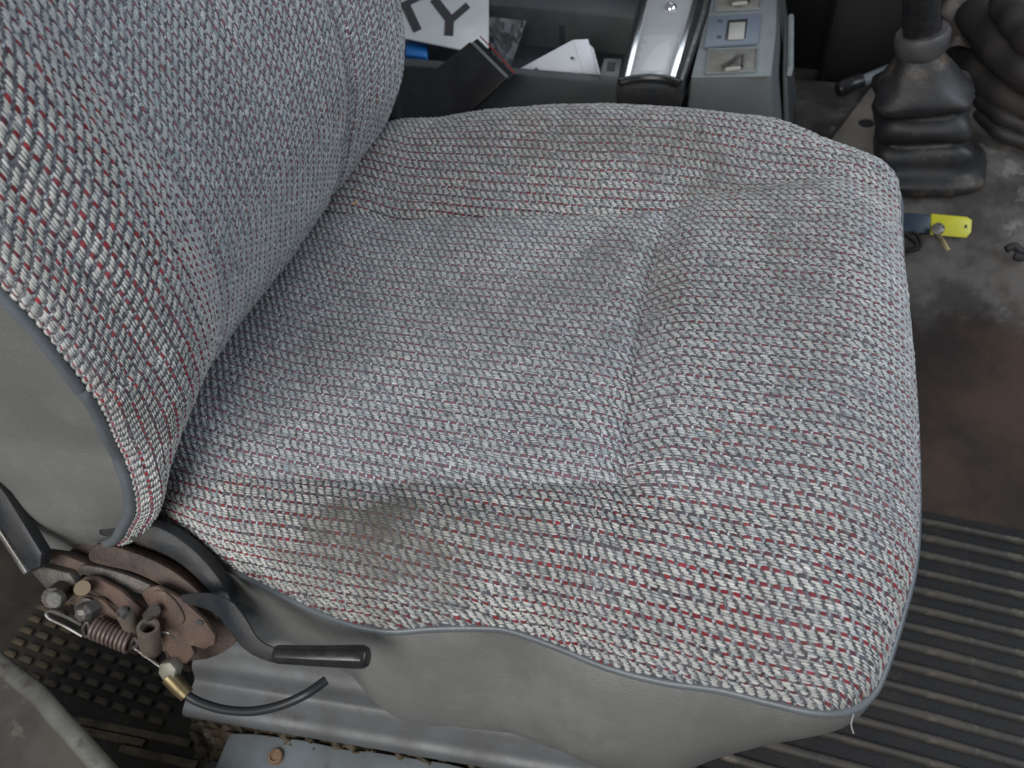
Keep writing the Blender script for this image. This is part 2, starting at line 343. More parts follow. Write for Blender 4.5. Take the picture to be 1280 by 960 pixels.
# ================================================================== THE FLOOR
NF = 90; xs = np.linspace(-1.3, 1.5, NF)
prof = np.array([(-.6, .06), (0, .06), (.3, .06), (.62, .062), (.80, .066), (.96, .085), (1.03, .125), (1.09, .165), (1.16, .18), (1.3, .182), (1.42, .17), (1.50, .10), (1.55, .07), (2.6, .06)])
pf = spline(prof, 120); V = [(x, y, z+.002*math.sin(x*13+y*9)+.0015*math.sin(x*31-y*17)) for x in xs for y, z in pf]
fl = structure(mesh_obj('floor', V, grid_faces(NF, len(pf)), FLOORM, smooth=True))
def floor_material():
    m = bpy.data.materials.new('old_steel_floor'); m.use_nodes = True; N, L = nt(m); b = N['Principled BSDF']
    ge = N.new('ShaderNodeNewGeometry'); sep = N.new('ShaderNodeSeparateXYZ'); L.new(ge.outputs['Position'], sep.inputs[0])
    def noise(sc, det=7, rg=.6):
        n = N.new('ShaderNodeTexNoise'); n.inputs['Scale'].default_value = sc; n.inputs['Detail'].default_value = det; n.inputs['Roughness'].default_value = rg
        L.new(ge.outputs['Position'], n.inputs['Vector']); return n.outputs[0]
    def rng_(src, a0, a1, b0, b1):
        r = N.new('ShaderNodeMapRange'); r.interpolation_type = 'SMOOTHSTEP'
        for k, v in enumerate((a0, a1, b0, b1)): r.inputs[k+1].default_value = v
        L.new(src, r.inputs[0]); return r.outputs[0]
    def mix(f, c1, c2):
        x = N.new('ShaderNodeMixRGB'); L.new(f, x.inputs[0])
        for k, c in ((1, c1), (2, c2)):
            if isinstance(c, tuple): x.inputs[k].default_value = (*c, 1)
            else: L.new(c, x.inputs[k])
        return x.outputs[0]
    def add(a, b):
        x = N.new('ShaderNodeMath'); x.operation = 'ADD'; L.new(a, x.inputs[0]); L.new(b, x.inputs[1]); return x.outputs[0]
    brown = mix(rng_(noise(6), .38, .66, 0, 1), (.024, .019, .016), (.066, .040, .028))
    brown = mix(rng_(noise(15, 9, .7), .58, .75, 0, .6), brown, (.060, .050, .042))
    tun = mix(rng_(noise(12), .38, .62, 0, 1), (.050, .044, .040), (.125, .115, .106))
    tun = mix(rng_(noise(8, 9, .65), .53, .60, 0, .85), tun, (.23, .225, .215))
    f = rng_(add(sep.outputs['Y'], rng_(noise(14), .3, .7, -.035, .035)), .915, 1.0, 0, 1)
    c = mix(f, brown, tun)
    g = rng_(sep.outputs['Y'], .55, .56, 0, 1); c = mix(g, (.015, .014, .013), c)
    L.new(c, b.inputs['Base Color']); b.inputs['Roughness'].default_value = .7; b.inputs['Specular IOR Level'].default_value = .3
    bp = N.new('ShaderNodeBump'); bp.inputs['Strength'].default_value = .4; bp.inputs['Distance'].default_value = .003; L.new(noise(90, 6), bp.inputs['Height']); L.new(bp.outputs[0], b.inputs['Normal'])
    return m
fl.data.materials[0] = floor_material()

# ribbed mat in the front footwell
rm = thing('ribbed_mat', 'black ribbed rubber mat on the floor in front of the seat', 'floor mat', (.35, .38, .062))
box('mat_base', (-.12, .10, .060), (1.0, .600, .0685), RUBW, rm, .002)
ang = .07
rib_me = None
for i in range(21):
    y = .108+i*.0238
    if rib_me is None:
        L_ = 1.08; pr = [(-.0046, 0), (-.0036, .0042), (-.0014, .0056), (.0014, .0056), (.0036, .0042), (.0046, 0)]
        vv = [(x, a, b) for x in np.linspace(-L_/2, L_/2, 25) for a, b in pr]
        vv = [(x, a+.0008*math.sin(x*23), b) for x, a, b in vv]
        o = mesh_obj('rib', vv, grid_faces(25, 6), RIBM, None, smooth=True, loc=(0, 0, 0)); rib_me = o.data; o.parent = rm
    else:
        o = bpy.data.objects.new('rib', rib_me); place(o, rm)
    o.location = (.44-.35, y-.38, .0680-.062); o.scale = (1, 1+.1*math.sin(i*2.1), 1+.12*math.sin(i*1.7)); o.rotation_euler = (0, 0, .004*math.sin(i*1.3))

# patterned step mat behind, by the hinge
sm = thing('step_mat', 'black rubber mat with raised block tread below the seat hinge', 'floor mat', (-.62, .12, .062))
box('mat_base', (-1.1, -.12, .060), (-.435, .42, .070), mat('dusty_mat', (.020, .017, .014), .6, var=(.06, .05, .036), vscale=18, vamt=.9, bump=.4, bscale=250, wear=(.11, .09, .06), wscale=28, wlo=.58, whi=.75), sm, .002)
blk = None
for i in range(10):
    for j in range(9):
        x = -.80+i*.026; y = .106+j*.0155
        if on_z(300, 870, .07)[0] < x: continue
        if blk is None:
            blk = box('tread_block', (-.0092, -.0036, 0), (.0092, .0036, .0045), TREAD, None, .0012); blk.parent = sm; bm_ = blk.data; off = np.array(blk.location)
            b = blk
        else:
            b = bpy.data.objects.new('tread_block', bm_); place(b, sm)
        b.location = (x+.62, y-.12, .0698-.062)
for (xa, ya), (xb, yb) in (((60, 893), (238, 929)), ((150, 935), (246, 956)), ((100, 912), (180, 929))):
    pa_, pb_ = on_z(xa, ya, .073), on_z(xb, yb, .073); vv = []
    for t in np.linspace(0, 1, 13):
        for a, b in ((-.005, -.004), (-.0035, .001), (.0035, .001), (.005, -.004)): vv.append(pa_+(pb_-pa_)*t+np.array([0, a, b]))
    mesh_obj('rib', vv, grid_faces(13, 4), TREAD, sm, auto=.7)

# ================================================================== THE SEAT
seat = thing('car_seat', 'worn grey and red woven cloth car seat with grey vinyl sides', 'car seat', (-.15, .45, .062))
# ---- cushion outline (plan), piping height
def zp(x, y=.2): return .425+.09*(x-.1)
def on_pipe(px, py):
    z = .42
    for _ in range(8):
        p = on_z(px, py, z); z = zp(p[0])
    return p
near_px = [(215, 672), (245, 690), (300, 715), (360, 745), (420, 772), (480, 787), (540, 784), (600, 783), (640, 787), (700, 808), (760, 832), (830, 850), (900, 860), (960, 875), (1020, 888), (1060, 885), (1085, 868), (1100, 840), (1120, 780), (1138, 710), (1143, 640), (1142, 560), (1138, 480), (1129, 380), (1120, 300), (1115, 255)]
near = [on_pipe(*p)[:2] for p in near_px]
yr = near[0][1]
outl = [(-.53, yr+.02), (-.46, yr+.004)]+[tuple(p) for p in near]
xf, yf = near[-1]
FARY = .79
outl += [(xf-.022, yf+.020), (xf-.065, FARY-.032), (xf-.14, FARY-.008), (-.22, FARY+.003), (-.35, FARY-.006), (-.46, FARY-.03), (-.53, FARY-.06)]
OUT = spline(outl, 330)
OUTc = np.vstack([OUT, OUT[:1]])
def sdist(x, y):                             # signed distance to the outline, + inside
    sh = x.shape; p = np.stack([x.ravel(), y.ravel()], 1); best = np.full(len(p), 9.); ins = np.zeros(len(p), bool)
    for a, b in zip(OUTc[:-1], OUTc[1:]):
        ab = b-a; t = np.clip(((p-a)@ab)/(ab@ab+1e-12), 0, 1); d = np.linalg.norm(p-a-t[:, None]*ab, axis=1); best = np.minimum(best, d)
        cond = (a[1] > p[:, 1]) != (b[1] > p[:, 1])
        xi = (b[0]-a[0])*(p[:, 1]-a[1])/(b[1]-a[1]+1e-12)+a[0]; ins ^= cond & (p[:, 0] < xi)
    return np.where(ins, best, -best).reshape(sh)
ST = .003
gx = np.arange(-.535, .16, ST); gy = np.arange(.13, .83, ST)
GX, GY = np.meshgrid(gx, gy, indexing='ij'); D = sdist(GX, GY)
def blur(A, n):
    for _ in range(n):
        B = np.pad(A, 1, 'edge'); A = (B[:-2, 1:-1]+B[2:, 1:-1]+B[1:-1, :-2]+B[1:-1, 2:]+2*A)/6
    return A
Db = np.where(D < .006, D, blur(D, 14))
def crease(px, z): return spline([on_z(x, y, z)[:2] for x, y in px], 40)
SEAM_FAR = crease([(330, 250), (395, 252), (500, 254), (620, 258), (720, 262), (830, 268)], .468)
SEAM_TOP = crease([(830, 268), (868, 247), (930, 234), (1000, 229), (1060, 231), (1110, 236)], .482)
SEAM_FRONT = crease([(834, 262), (815, 330), (802, 400), (792, 480), (785, 540), (779, 612)], .474)
SEAM_NEAR = crease([(120, 566), (205, 572), (300, 577), (400, 588), (500, 597), (600, 603), (700, 607), (779, 612)], .466)
SEAM_NOSE = crease([(779, 612), (850, 620), (950, 634), (1050, 652), (1130, 668)], .482)
def pdist(x, y, path):
    d = np.full(x.shape, 9.)
    for a, b in zip(path[:-1], path[1:]):
        ab = b-a; t = np.clip(((x-a[0])*ab[0]+(y-a[1])*ab[1])/(ab@ab+1e-12), 0, 1); d = np.minimum(d, np.hypot(x-a[0]-t*ab[0], y-a[1]-t*ab[1]))
    return d
def xfront(y): return np.interp(y, SEAM_FRONT[::-1, 1], SEAM_FRONT[::-1, 0])
def ynear(x): return np.interp(x, np.r_[SEAM_NEAR[:, 0], SEAM_NOSE[1:, 0]], np.r_[SEAM_NEAR[:, 1], SEAM_NOSE[1:, 1]])
def yfar(x): return sum(yfar0(x+o_) for o_ in np.linspace(-.07, .07, 9))/9
def yfar0(x): return np.interp(x, np.r_[SEAM_FAR[:, 0], SEAM_TOP[1:, 0]], np.r_[SEAM_FAR[:, 1], SEAM_TOP[1:, 1]])
def crown(x, y):
    z = .468+.080*(x+.2)
    z = z-.002*np.exp(-((x+.24)/.13)**2-((y-.46)/.13)**2)
    yn, yh, xg = ynear(x), yfar(x), xfront(y)
    z = z+.008*S((yn-y)/.06)*S((.05-x)/.2)+.005*S((yn-y)/.06)
    z = z+(.042-.026*np.clip(abs(x+.20)/.3, 0, 1.1)**2)*S((y-yh)/.10)
    z = z+.010*S((x-xg)/.040)*S((y-yn+.03)/.06)*S((yh+.03-y)/.06)
    z = z+.012*S((-.37-x)/.07)
    gr = np.zeros_like(z)
    for path, dp, w1, dw, w2 in ((SEAM_FAR, .0066, .0036, .0045, .020), (SEAM_TOP, .0015, .007, .004, .03), (SEAM_FRONT, .0062, .0045, .0055, .020), (SEAM_NEAR, .0052, .0042, .0045, .020), (SEAM_NOSE, .0012, .006, .002, .02)):
        d = pdist(x, y, path); gr = np.maximum(gr, dp*np.exp(-(d/w1)**1.5)+dw*np.exp(-(d/w2)**2))
    z = z-blur(gr, 1)
    z = z+.0007*wob(x, y, .16, 3)+.0004*wob(x, y, .06, 9)
    # pull lines fanning from the corner where the seams meet, and pleats on the near bolster
    for px, py, dx, dy, ln, dp in ((-.115, .262, 1, .10, .10, .0030), (-.09, .247, 1, .14, .08, .0024), (-.20, .284, 1, .06, .09, .0022), (-.02, .335, .9, -.25, .05, .0018), (-.03, .36, .9, -.12, .045, .0015), (-.09, .37, -.8, .5, .05, .0015), (-.06, .232, 1, .16, .06, .0016), (-.29, .262, 1, -.02, .08, .0018)):
        n_ = math.hypot(dx, dy); al = ((x-px)*dx+(y-py)*dy)/n_; pr_ = (-(x-px)*dy+(y-py)*dx)/n_
        z = z-dp*np.exp(-(al/ln)**2-(pr_/.0042)**2)
    return z
def czone(p):
    x, y = p[:, 0], p[:, 1]; c_ = S((y-ynear(x)+.01)/.02)*S((yfar(x)+.005-y)/.02)
    return .12+.75*c_*(1-.35*S((x-xfront(y))/.05))+.35*S((y-yfar(x))/.02)
WE = .088
q = np.clip(Db/WE, 0, 1)
EP = np.sqrt(1-(1-q)**2.2)
ZP = zp(GX, GY)+.012*S((GY-.6)/.1)
GZ = ZP+(crown(GX, GY)-ZP)*EP
GZ = np.where(D < 0, ZP+D*2.2, GZ)
# re-grid by arc length so that the cloth is neither stretched nor squeezed on the slopes
jm = np.argmin(abs(gy-.47)); im = np.argmin(abs(gx+.1))
su = np.concatenate([[0], np.cumsum(np.hypot(ST, np.diff(GZ[:, jm])))])
sv = np.concatenate([np.zeros((len(gx), 1)), np.cumsum(np.hypot(ST, np.diff(np.where(D < -.01, np.nan_to_num(ZP), GZ), axis=1).clip(-.012, .012)), axis=1)], axis=1)
sv = sv-sv[:, jm:jm+1]
ker = np.hanning(43)[1:-1]; ker /= ker.sum(); pad = np.pad(sv, ((20, 20), (0, 0)), 'edge'); sv = sum(ker[k]*pad[k:k+len(gx)] for k in range(41))
nu = int(su[-1]/ST); nv = int(.80/ST); v0 = -.40
fx = np.interp(np.arange(nu)*ST, su, np.arange(len(gx)))
G = np.zeros((nu, nv, 3)); GD = np.zeros((nu, nv))
for a in range(nu):
    i0 = min(int(fx[a]), len(gx)-2); fr = fx[a]-i0
    svx = sv[i0]*(1-fr)+sv[i0+1]*fr
    fy = np.interp(v0+np.arange(nv)*ST, svx, np.arange(len(gy)))
    ff = np.full(nv, fx[a])
    G[a, :, 0] = np.interp(fx[a], np.arange(len(gx)), gx); G[a, :, 1] = np.interp(fy, np.arange(len(gy)), gy)
    G[a, :, 2] = sample(GZ, ff, fy); GD[a] = sample(D, ff, fy)
cush = None
V = G.reshape(-1, 3); ok = GD > -.002
F = [f for f in grid_faces(nu, nv) if all(ok.ravel()[list(f)])]
used = sorted({i for f in F for i in f}); rem = {k: i for i, k in enumerate(used)}
cush = mesh_obj('cushion', V[used], [[rem[i] for i in f] for f in F], COVER, seat, smooth=True)
weave('cushion_weave', G, ST, lambda i, j: sample(GD, i, j) > -.0012, cush, 1, seed=11, sgn=-1, zone=czone)
# ---- piping round the cushion
pipe3 = np.array([(x, y, zp(x, y)+.012*S((y-.6)/.1)+.001) for x, y in OUT])
tn = np.gradient(OUT, axis=0); tn /= np.linalg.norm(tn, axis=1)[:, None]; on = np.stack([tn[:, 1], -tn[:, 0]], 1)   # outward
pp = pipe3.copy(); pp[:, :2] += on*.0012
tube('piping', pp[8:-8], .0034, PIPE, cush, 9)
tube('loose_thread', spline([on_z(x, y, .425) for x, y in ((1085, 862), (1074, 876), (1068, 890), (1064, 905), (1067, 917))], 24), .0004, mat('thread', (.4, .38, .36), .8), cush, 5)
# ---- vinyl sides of the cushion
lev = np.array([(0, 0), (.004, -.006), (.011, -.020), (.020, -.044), (.027, -.072), (.029, -.105), (.023, -.135), (.008, -.162), (-.02, -.178), (-.07, -.182)])
levf = np.array([(0, 0), (.002, -.006), (.004, -.018), (.003, -.034), (-.002, -.052), (-.010, -.072), (-.022, -.092), (-.038, -.108), (-.06, -.118), (-.09, -.122)])
L0 = spline(lev, 36); L1 = spline(levf, 36); rows = []
for i in range(len(OUT)):
    x, y, z = pipe3[i]
    fr = S(np.array([(x+.015)/.13]))[0]; rear = S(np.array([(-.22-x)/.08]))[0]*(1 if y < .4 else 0)
    far = 1. if y > .5 else 0.
    lv = L0*(1-fr)+L1*fr
    if y < .4: lv = lv*[1+.35*math.exp(-((x+.13)/.10)**2), 1+.12*math.exp(-((x+.14)/.12)**2)]
    t = np.linspace(0, 1, len(lv))
    o_ = lv[:, 0]*(1-.75*rear); dz = lv[:, 1]*(1-.1*far)
    if y < .35:
        # puckers: the hollow by the lever, the soft dent left of the middle
        pk = -.008*np.exp(-((x+.245-.06*t)/.022)**2)*np.sin(np.pi*np.clip(t*1.5, 0, 1))
        pk = pk-.007*np.exp(-((x+.13)/.035)**2-((t-.22)/.14)**2)+.004*np.exp(-((x+.05)/.06)**2)*np.sin(np.pi*t)
        pk = pk-.002*np.exp(-((x+.175-.16*t)/.014)**2)*np.sin(np.pi*t)
        o_ = o_+pk
    rows.append(np.stack([x+on[i, 0]*o_, y+on[i, 1]*o_, z+dz], 1))
mesh_obj('vinyl_side', np.array(rows).reshape(-1, 3), grid_faces(len(rows), len(L0)), VINYL, seat, smooth=True)

# ---- backrest
sec = np.array([(.208, -.386), (.205, -.374), (.217, -.356), (.233, -.338), (.258, -.328), (.288, -.331), (.325, -.346), (.38, -.358), (.46, -.364), (.54, -.358), (.60, -.342), (.64, -.331), (.68, -.331), (.712, -.345), (.728, -.368), (.730, -.392)])
sec[:, 1] -= .03+.015*S((sec[:, 0]-.50)/.12)
sc = spline(sec, 480)
def resample(p, step):
    s = np.concatenate([[0], np.cumsum(np.linalg.norm(np.diff(p, axis=0), axis=1))]); n = int(s[-1]/step)+1
    return np.stack([np.interp(np.linspace(0, s[-1], n), s, p[:, k]) for k in range(p.shape[1])], 1)
sc = resample(sc, ST)
vert = np.array([(.355, -.172), (.375, -.157), (.40, -.138), (.42, -.100), (.44, -.082), (.46, -.060), (.48, -.047), (.50, -.035), (.53, -.024), (.56, -.013), (.60, -.003), (.66, .0), (.72, -.008), (.80, -.026), (.90, -.058), (1.0, -.10), (1.06, -.14)])
vc = resample(spline(vert, 500), ST)
BG = np.zeros((len(vc), len(sc), 3))
yy = sc[:, 0]; mid = 1-np.clip(abs(yy-.465)/.265, 0, 1)**4
for a, (z, dx) in enumerate(vc):
    lo_ = S(np.array((.56-z)/.10)); flat = np.minimum(sc[:, 1], -.392)
    BG[a, :, 0] = sc[:, 1]*(1-lo_)+flat*lo_+dx*(1-(.80-.36*S(np.array((.50-z)/.11)))*(1-S((yy-.208)/.075))*(z < .6))
    BG[a, :, 1] = yy-.26*np.clip(.52-z, 0, .2)*(1-S((yy-.2)/.25))
    BG[a, :, 2] = z
    BG[a, :, 0] += .020*S(np.array((z-.51)/.10))*(1-S((yy-.203)/.035))
BG[..., 0] += .0028*wob(BG[..., 1], BG[..., 2], .15, 21)*mid[None]+.004*mid[None]*np.sin((BG[..., 2]-.5)*9)
# crease between the near bolster and the middle
BG[..., 0] -= .003*np.exp(-((BG[..., 1]-.335)/.010)**2)+.006*np.exp(-((BG[..., 1]-.590)/.010)**2)
back = mesh_obj('backrest', BG.reshape(-1, 3), grid_faces(*BG.shape[:2]), COVER, seat, smooth=True)
weave('backrest_weave', BG, ST, lambda i, j: j > 1.0, back, -1, seed=23, sgn=1, zone=lambda p: .15+.75*S((p[:, 1]-.30)/.06))
NB, FB = BG[:, 0], BG[:, -1]
tube('piping', NB[NB[:, 2] > .402]+[.002, -.0045, 0], .0044, PIPE, back, 9)
tube('piping', FB+[0, .0015, 0], .0046, PIPE, back, 9)
# vinyl shell: near side, back, far side
shell = []
for a in range(0, len(vc), 3):
    z = vc[a, 0]; nb, fb = NB[a], FB[a]; lift = max(0, .46-z)/.10
    pts = []
    for t in np.linspace(0, 1, 26):
        x = nb[0]-.25*t*(1-.45*S(np.array([(.5-z)/.08]))[0]); bul = .014*math.sin(math.pi*min(1, t*1.1))-.02*max(0, t-.8)*4
        pts.append((x, nb[1]-bul*S(np.array([(z-.37)/.06]))[0], z+lift*(.16*t*t-.016*math.exp(-((t-.16)/.12)**2))))
    x_, y_, z_ = pts[-1]
    pts += [(x_-.012, y_+.03, z_), (x_-.02, .465, z_)]
    m_ = [(p[0], fb[1]+(nb[1]-p[1]), p[2]) for p in pts[:26]][::-1]
    m_[0] = (m_[0][0], m_[0][1], m_[0][2]); pts += [(x_-.012, m_[0][1]-.03, z_)]+m_
    shell.append(pts)
ns, nk = len(shell), len(shell[0]); F = grid_faces(ns, nk); F.append(tuple(range((ns-1)*nk, ns*nk)))
mesh_obj('vinyl_shell', np.array(shell).reshape(-1, 3), F, VINYL, seat, auto=1.2)
under = [shell[0][k] for k in range(0, 26)]
# ---- recliner hinge
def mp(name, pts, off, th, m, parent, bevel=.001, smoothn=0):
    if smoothn: pts = spline(pts, smoothn, True)
    return prism(name, [on_m(x, y, off) for x, y in pts], MN, th, m, parent, bevel)
hinge = mp('recliner_plate', [(112, 668), (150, 656), (205, 664), (245, 690), (280, 735), (300, 790), (270, 820), (225, 825), (180, 800), (120, 770), (70, 745), (60, 715), (85, 690)], -.030, .006, RUSTD, seat, .001, 40)
mp('hinge_cover', [(128, 655), (165, 652), (205, 662), (240, 686), (268, 716), (289, 751), (281, 763), (254, 733), (224, 706), (190, 687), (157, 675), (124, 670)], -.006, .016, BLACKM, seat, .003, 48)
mp('guide_rail', [(120, 680), (155, 687), (190, 700), (222, 718), (250, 742), (272, 768), (266, 776), (240, 757), (205, 735), (165, 716), (112, 702)], -.012, .012, RUSTD, seat, .002, 44)
mp('guide_rail', [(104, 706), (150, 716), (185, 730), (205, 744), (200, 752), (170, 742), (140, 730), (102, 718)], -.010, .010, DSTEEL, seat, .002, 36)
sec_o = mp('toothed_sector', [(176, 742), (184, 734), (196, 733), (226, 748), (254, 774), (269, 795), (268, 806), (255, 812), (238, 807), (243, 818), (233, 830), (218, 829), (206, 812), (200, 792), (190, 768)], .004, .005, RUST, seat, .0012)
mp('sector_boss', [(190, 742), (205, 740), (222, 756), (230, 775), (220, 782), (205, 765)], .006, .003, RUST, sec_o, .001, 24)
def disc(name, px, py, rpx, off, h, m, parent, seg=16, dome=False, ax=None, hollow=False):
    c = on_m(px, py, off); depth = (c-CP).dot(f_); r = rpx*depth/FPX; ax = MN if ax is None else ax
    if hollow: ra = [(.62, -.012/h), (.62, 0), (.66, 0), (.97, 0), (1, -.002/h), (1, -1)]
    else: ra = [(0, .25 if dome else 0), (.6, .2 if dome else 0), (.93, 0.03), (1, -.06), (1, -1), (0, -1)]
    a = np.cross(ax, [0, 0, 1.]); a /= np.linalg.norm(a); b = np.cross(ax, a); V = []
    for rr, hh in ra:
        for k in range(seg):
            th = 2*math.pi*k/seg+.2; V.append(c+ax*hh*h+r*max(rr, .001)*(a*math.cos(th)+b*math.sin(th)))
    return mesh_obj(name, V, grid_faces(len(ra), seg, True), m, parent, auto=.6)
for hx, hy in ((248, 778), (251, 779)): disc('sector_hole', hx, hy, 3.2, .0052, .001, INK, sec_o, 10)
mp('pawl_arm', [(95, 729), (106, 721), (120, 722), (150, 738), (178, 762), (192, 790), (184, 801), (166, 786), (146, 760), (120, 742)], .000, .005, RUST, seat, .0012)
mp('link_plate', [(86, 752), (104, 742), (128, 750), (147, 770), (148, 787), (138, 784), (125, 768), (105, 758)], .006, .004, RUST, seat, .001)
tube('pivot_pin', [on_m(101, 738, -.01), on_m(103, 735, .014)], .006, mat('tan_pin', (.20, .15, .10), .5), seat, 12)
b_ = disc('hinge_bolt', 104, 767, 13, .018, .018, STEEL, seat, 6, True)
disc('washer', 107, 763, 16, .010, .004, DSTEEL, b_, 20)
s_ = tube('stud', [on_m(82, 735, -.01), on_m(66, 748, .012)], .009, DSTEEL, seat, 12)
disc('stud_head', 67, 750, 10.5, .019, .006, STEEL, s_, 20)
mp('stud_lug', [(38, 716), (52, 708), (86, 716), (98, 734), (84, 748), (58, 738)], -.004, .012, DSTEEL, seat, .002)
mp('stud_lug', [(52, 690), (80, 694), (112, 706), (98, 726), (70, 716)], -.012, .012, RUSTD, seat, .002)
def boss(x0, y0, x1, y1, r, m):
    # a short open spacer sleeve standing off the plate
    p0, p1 = on_m(x0, y0, .020), on_m(x1, y1, .004); d = p1-p0; d /= np.linalg.norm(d)
    a = np.cross(d, MN); a /= np.linalg.norm(a); b = np.cross(d, a); V = []; seg = 16; Lh = np.linalg.norm(p1-p0)
    for rr, hh in ((.60, .6*Lh), (.62, .002), (.68, 0), (.95, 0), (1, .0012), (1, Lh*.5), (.98, Lh), (.4, Lh)):
        for k in range(seg):
            th = 2*math.pi*k/seg; V.append(p0+d*hh+r*rr*(a*math.cos(th)+b*math.sin(th)))
    return mesh_obj('spacer_sleeve', V, grid_faces(8, seg, True), m, seat, auto=.6)
SLV = mat('sleeve_steel', (.17, .145, .12), .45, .3, var=(.09, .07, .055), vscale=60, vamt=.8)
boss(155, 764, 170, 794, .0066, SLV); boss(185, 783, 189, 812, .0086, SLV)
tube('pin', [on_m(186, 770, .012), on_m(193, 763, .016)], .005, DSTEEL, seat, 10)
tube('pin', [on_m(153, 762, .020), on_m(158, 770, .024)], .0035, STEEL, seat, 10)
# coil spring with its hooks, and the wire to the cable
A_, B_ = on_m(116, 784, .016), on_m(163, 803, .014); d = B_-A_; a = np.cross(d, MN); a /= np.linalg.norm(a); b = np.cross(d/np.linalg.norm(d), a)
th = np.linspace(0, 2*math.pi*9, 160)
hel = A_[None]+np.outer(np.linspace(0, 1, 160), d)+.0078*(np.outer(np.cos(th), a)+np.outer(np.sin(th), b))
spr = tube('spring', hel, .0016, mat('spring_steel', (.17, .13, .11), .5, .3, var=(.09, .06, .05), vscale=60, vamt=.8), seat, 7)
tube('spring_hook', spline([hel[0], on_m(110, 778, .018), on_m(104, 786, .018), on_m(108, 796, .016), on_m(114, 790, .016)], 20), .0015, DSTEEL, spr, 6)
tube('spring_hook', spline([hel[-1], on_m(168, 798, .016), on_m(172, 806, .016), on_m(164, 810, .014)], 20), .0015, DSTEEL, spr, 6)
tube('wire_loop', spline([on_m(103, 795, .016), on_m(80, 782, .018), on_m(62, 773, .018), on_m(58, 766, .018), on_m(66, 764, .018), on_m(85, 772, .018), on_m(102, 781, .018)], 50), .0014, STEEL, seat, 7)
cb = tube('cable', spline([on_m(232, 868, .010), on_m(250, 878, .012), on_m(280, 887, .016), on_m(315, 889, .02), on_m(350, 882, .022), on_m(382, 868, .02), on_m(408, 850, .010)], 60), .0036, mat('cable_sheath', (.018, .021, .024), .42), seat, 12)
tube('inner_wire', [on_m(163, 806, .014), on_m(182, 820, .012), on_m(207, 838, .010)], .0013, STEEL, cb, 6)
tube('ferrule', [on_m(211, 845, .010), on_m(224, 859, .010), on_m(234, 869, .010)], [.0066, .0066, .006], BRASS, cb, 14)
mp('cable_clamp', [(199, 830), (212, 828), (220, 838), (216, 852), (205, 854), (197, 842)], .014, .012, mat('clamp_zinc', (.24, .23, .19), .5, .3, var=(.13, .12, .09), vscale=60, vamt=.8), seat, .0015)
tube('wire_clip', spline([on_m(200, 790, .010), on_m(210, 791, .014), on_m(218, 798, .010)], 12), .0008, STEEL, seat, 6)
mp('torn_shim', [(205, 815), (216, 803), (228, 812), (238, 826), (224, 834), (210, 828)], -.002, .003, RUSTD, seat, .0006)
# release lever
la = [on_m(232, 748, .012), on_m(262, 751, .020), on_m(282, 760, .026), on_m(298, 782, .030), on_m(315, 806, .034), on_m(335, 817, .036), on_m(352, 820, .036)]
la = np.array([la[0]+(la[0]-la[1])*.1]+[l for k_ in range(len(la)-1) for l in (la[k_]*.75+la[k_+1]*.25, la[k_]*.25+la[k_+1]*.75)]+[la[-1]]); T = np.gradient(la, axis=0); T /= np.linalg.norm(T, axis=1)[:, None]
V = []
for i, p in enumerate(la):
    s = np.cross(T[i], MN); s /= np.linalg.norm(s); n2 = np.cross(s, T[i])
    hw = np.interp(i/(len(la)-1), [0, .15, .35, .5, .75, 1], [.003, .006, .0085, .0088, .006, .0055])
    for e, h in ((-1, -.5), (-1, .5), (-.7, 1), (.7, 1), (1, .5), (1, -.5)): V.append(p+s*hw*e+n2*.0016*h)
F = grid_faces(len(la), 6, True); F += [tuple(range(6)), tuple((len(la)-1)*6+k for k in range(6))]
lever = mesh_obj('release_lever', V, F, BLACKM, seat, auto=.5)
hp = [on_m(343, 817, .038), on_m(350, 818, .038), on_m(400, 820, .040), on_m(445, 821, .041), on_m(455, 821, .041), on_m(461, 821, .041)]
V, F = tube_vf(hp, [.0062, .0072, .0080, .0090, .0088, .0066], 8, up=MN+np.array([.0, -.1, .3]))
mesh_obj('lever_grip', V, F, BLACKP, lever, bevel=.0012, auto=.5)
# flat tilt bar at the far left
bar = mp('side_bar', [(-60, 560), (-40, 556), (8, 620), (52, 692), (50, 710), (34, 714), (-10, 655)], .010, .012, BLACKM, seat, .002)
mp('bar_edge', [(-58, 574), (34, 716), (29, 719), (-63, 580)], .013, .010, STEEL, bar, .001)

# ---- pressed steel base under the cushion
prof = [(.235, .335), (.200, .330), (.186, .318), (.181, .290), (.178, .262), (.172, .250), (.158, .244), (.150, .238), (.146, .228), (.142, .222), (.130, .219), (.120, .217), (.113, .212), (.112, .203), (.118, .197), (.135, .196), (.150, .199)]
pf = spline(prof, 64); V = []
XB = np.linspace(-.462, -.035, 60)
for x in XB:
    for y, z in pf:
        sk = .135*(x+.44)
        em = .008*S(np.array([(.10-abs(x+.30))/.02]))[0]*S(np.array([(z-.245)/.012]))[0]*S(np.array([(.31-z)/.02]))[0]
        V.append((x, y+sk-.006+em, z-.012))
sb = mesh_obj('seat_base', V, grid_faces(len(XB), len(pf)), PAINT, seat, smooth=True)
box('seat_pan', (-.50, .27, .10), (.0, .70, .30), RUSTD, seat, .01)
tube('slide_rail', [(-.52, .190, .150), (-.2, .22, .150), (.02, .245, .150)], .012, DSTEEL, seat, 8)

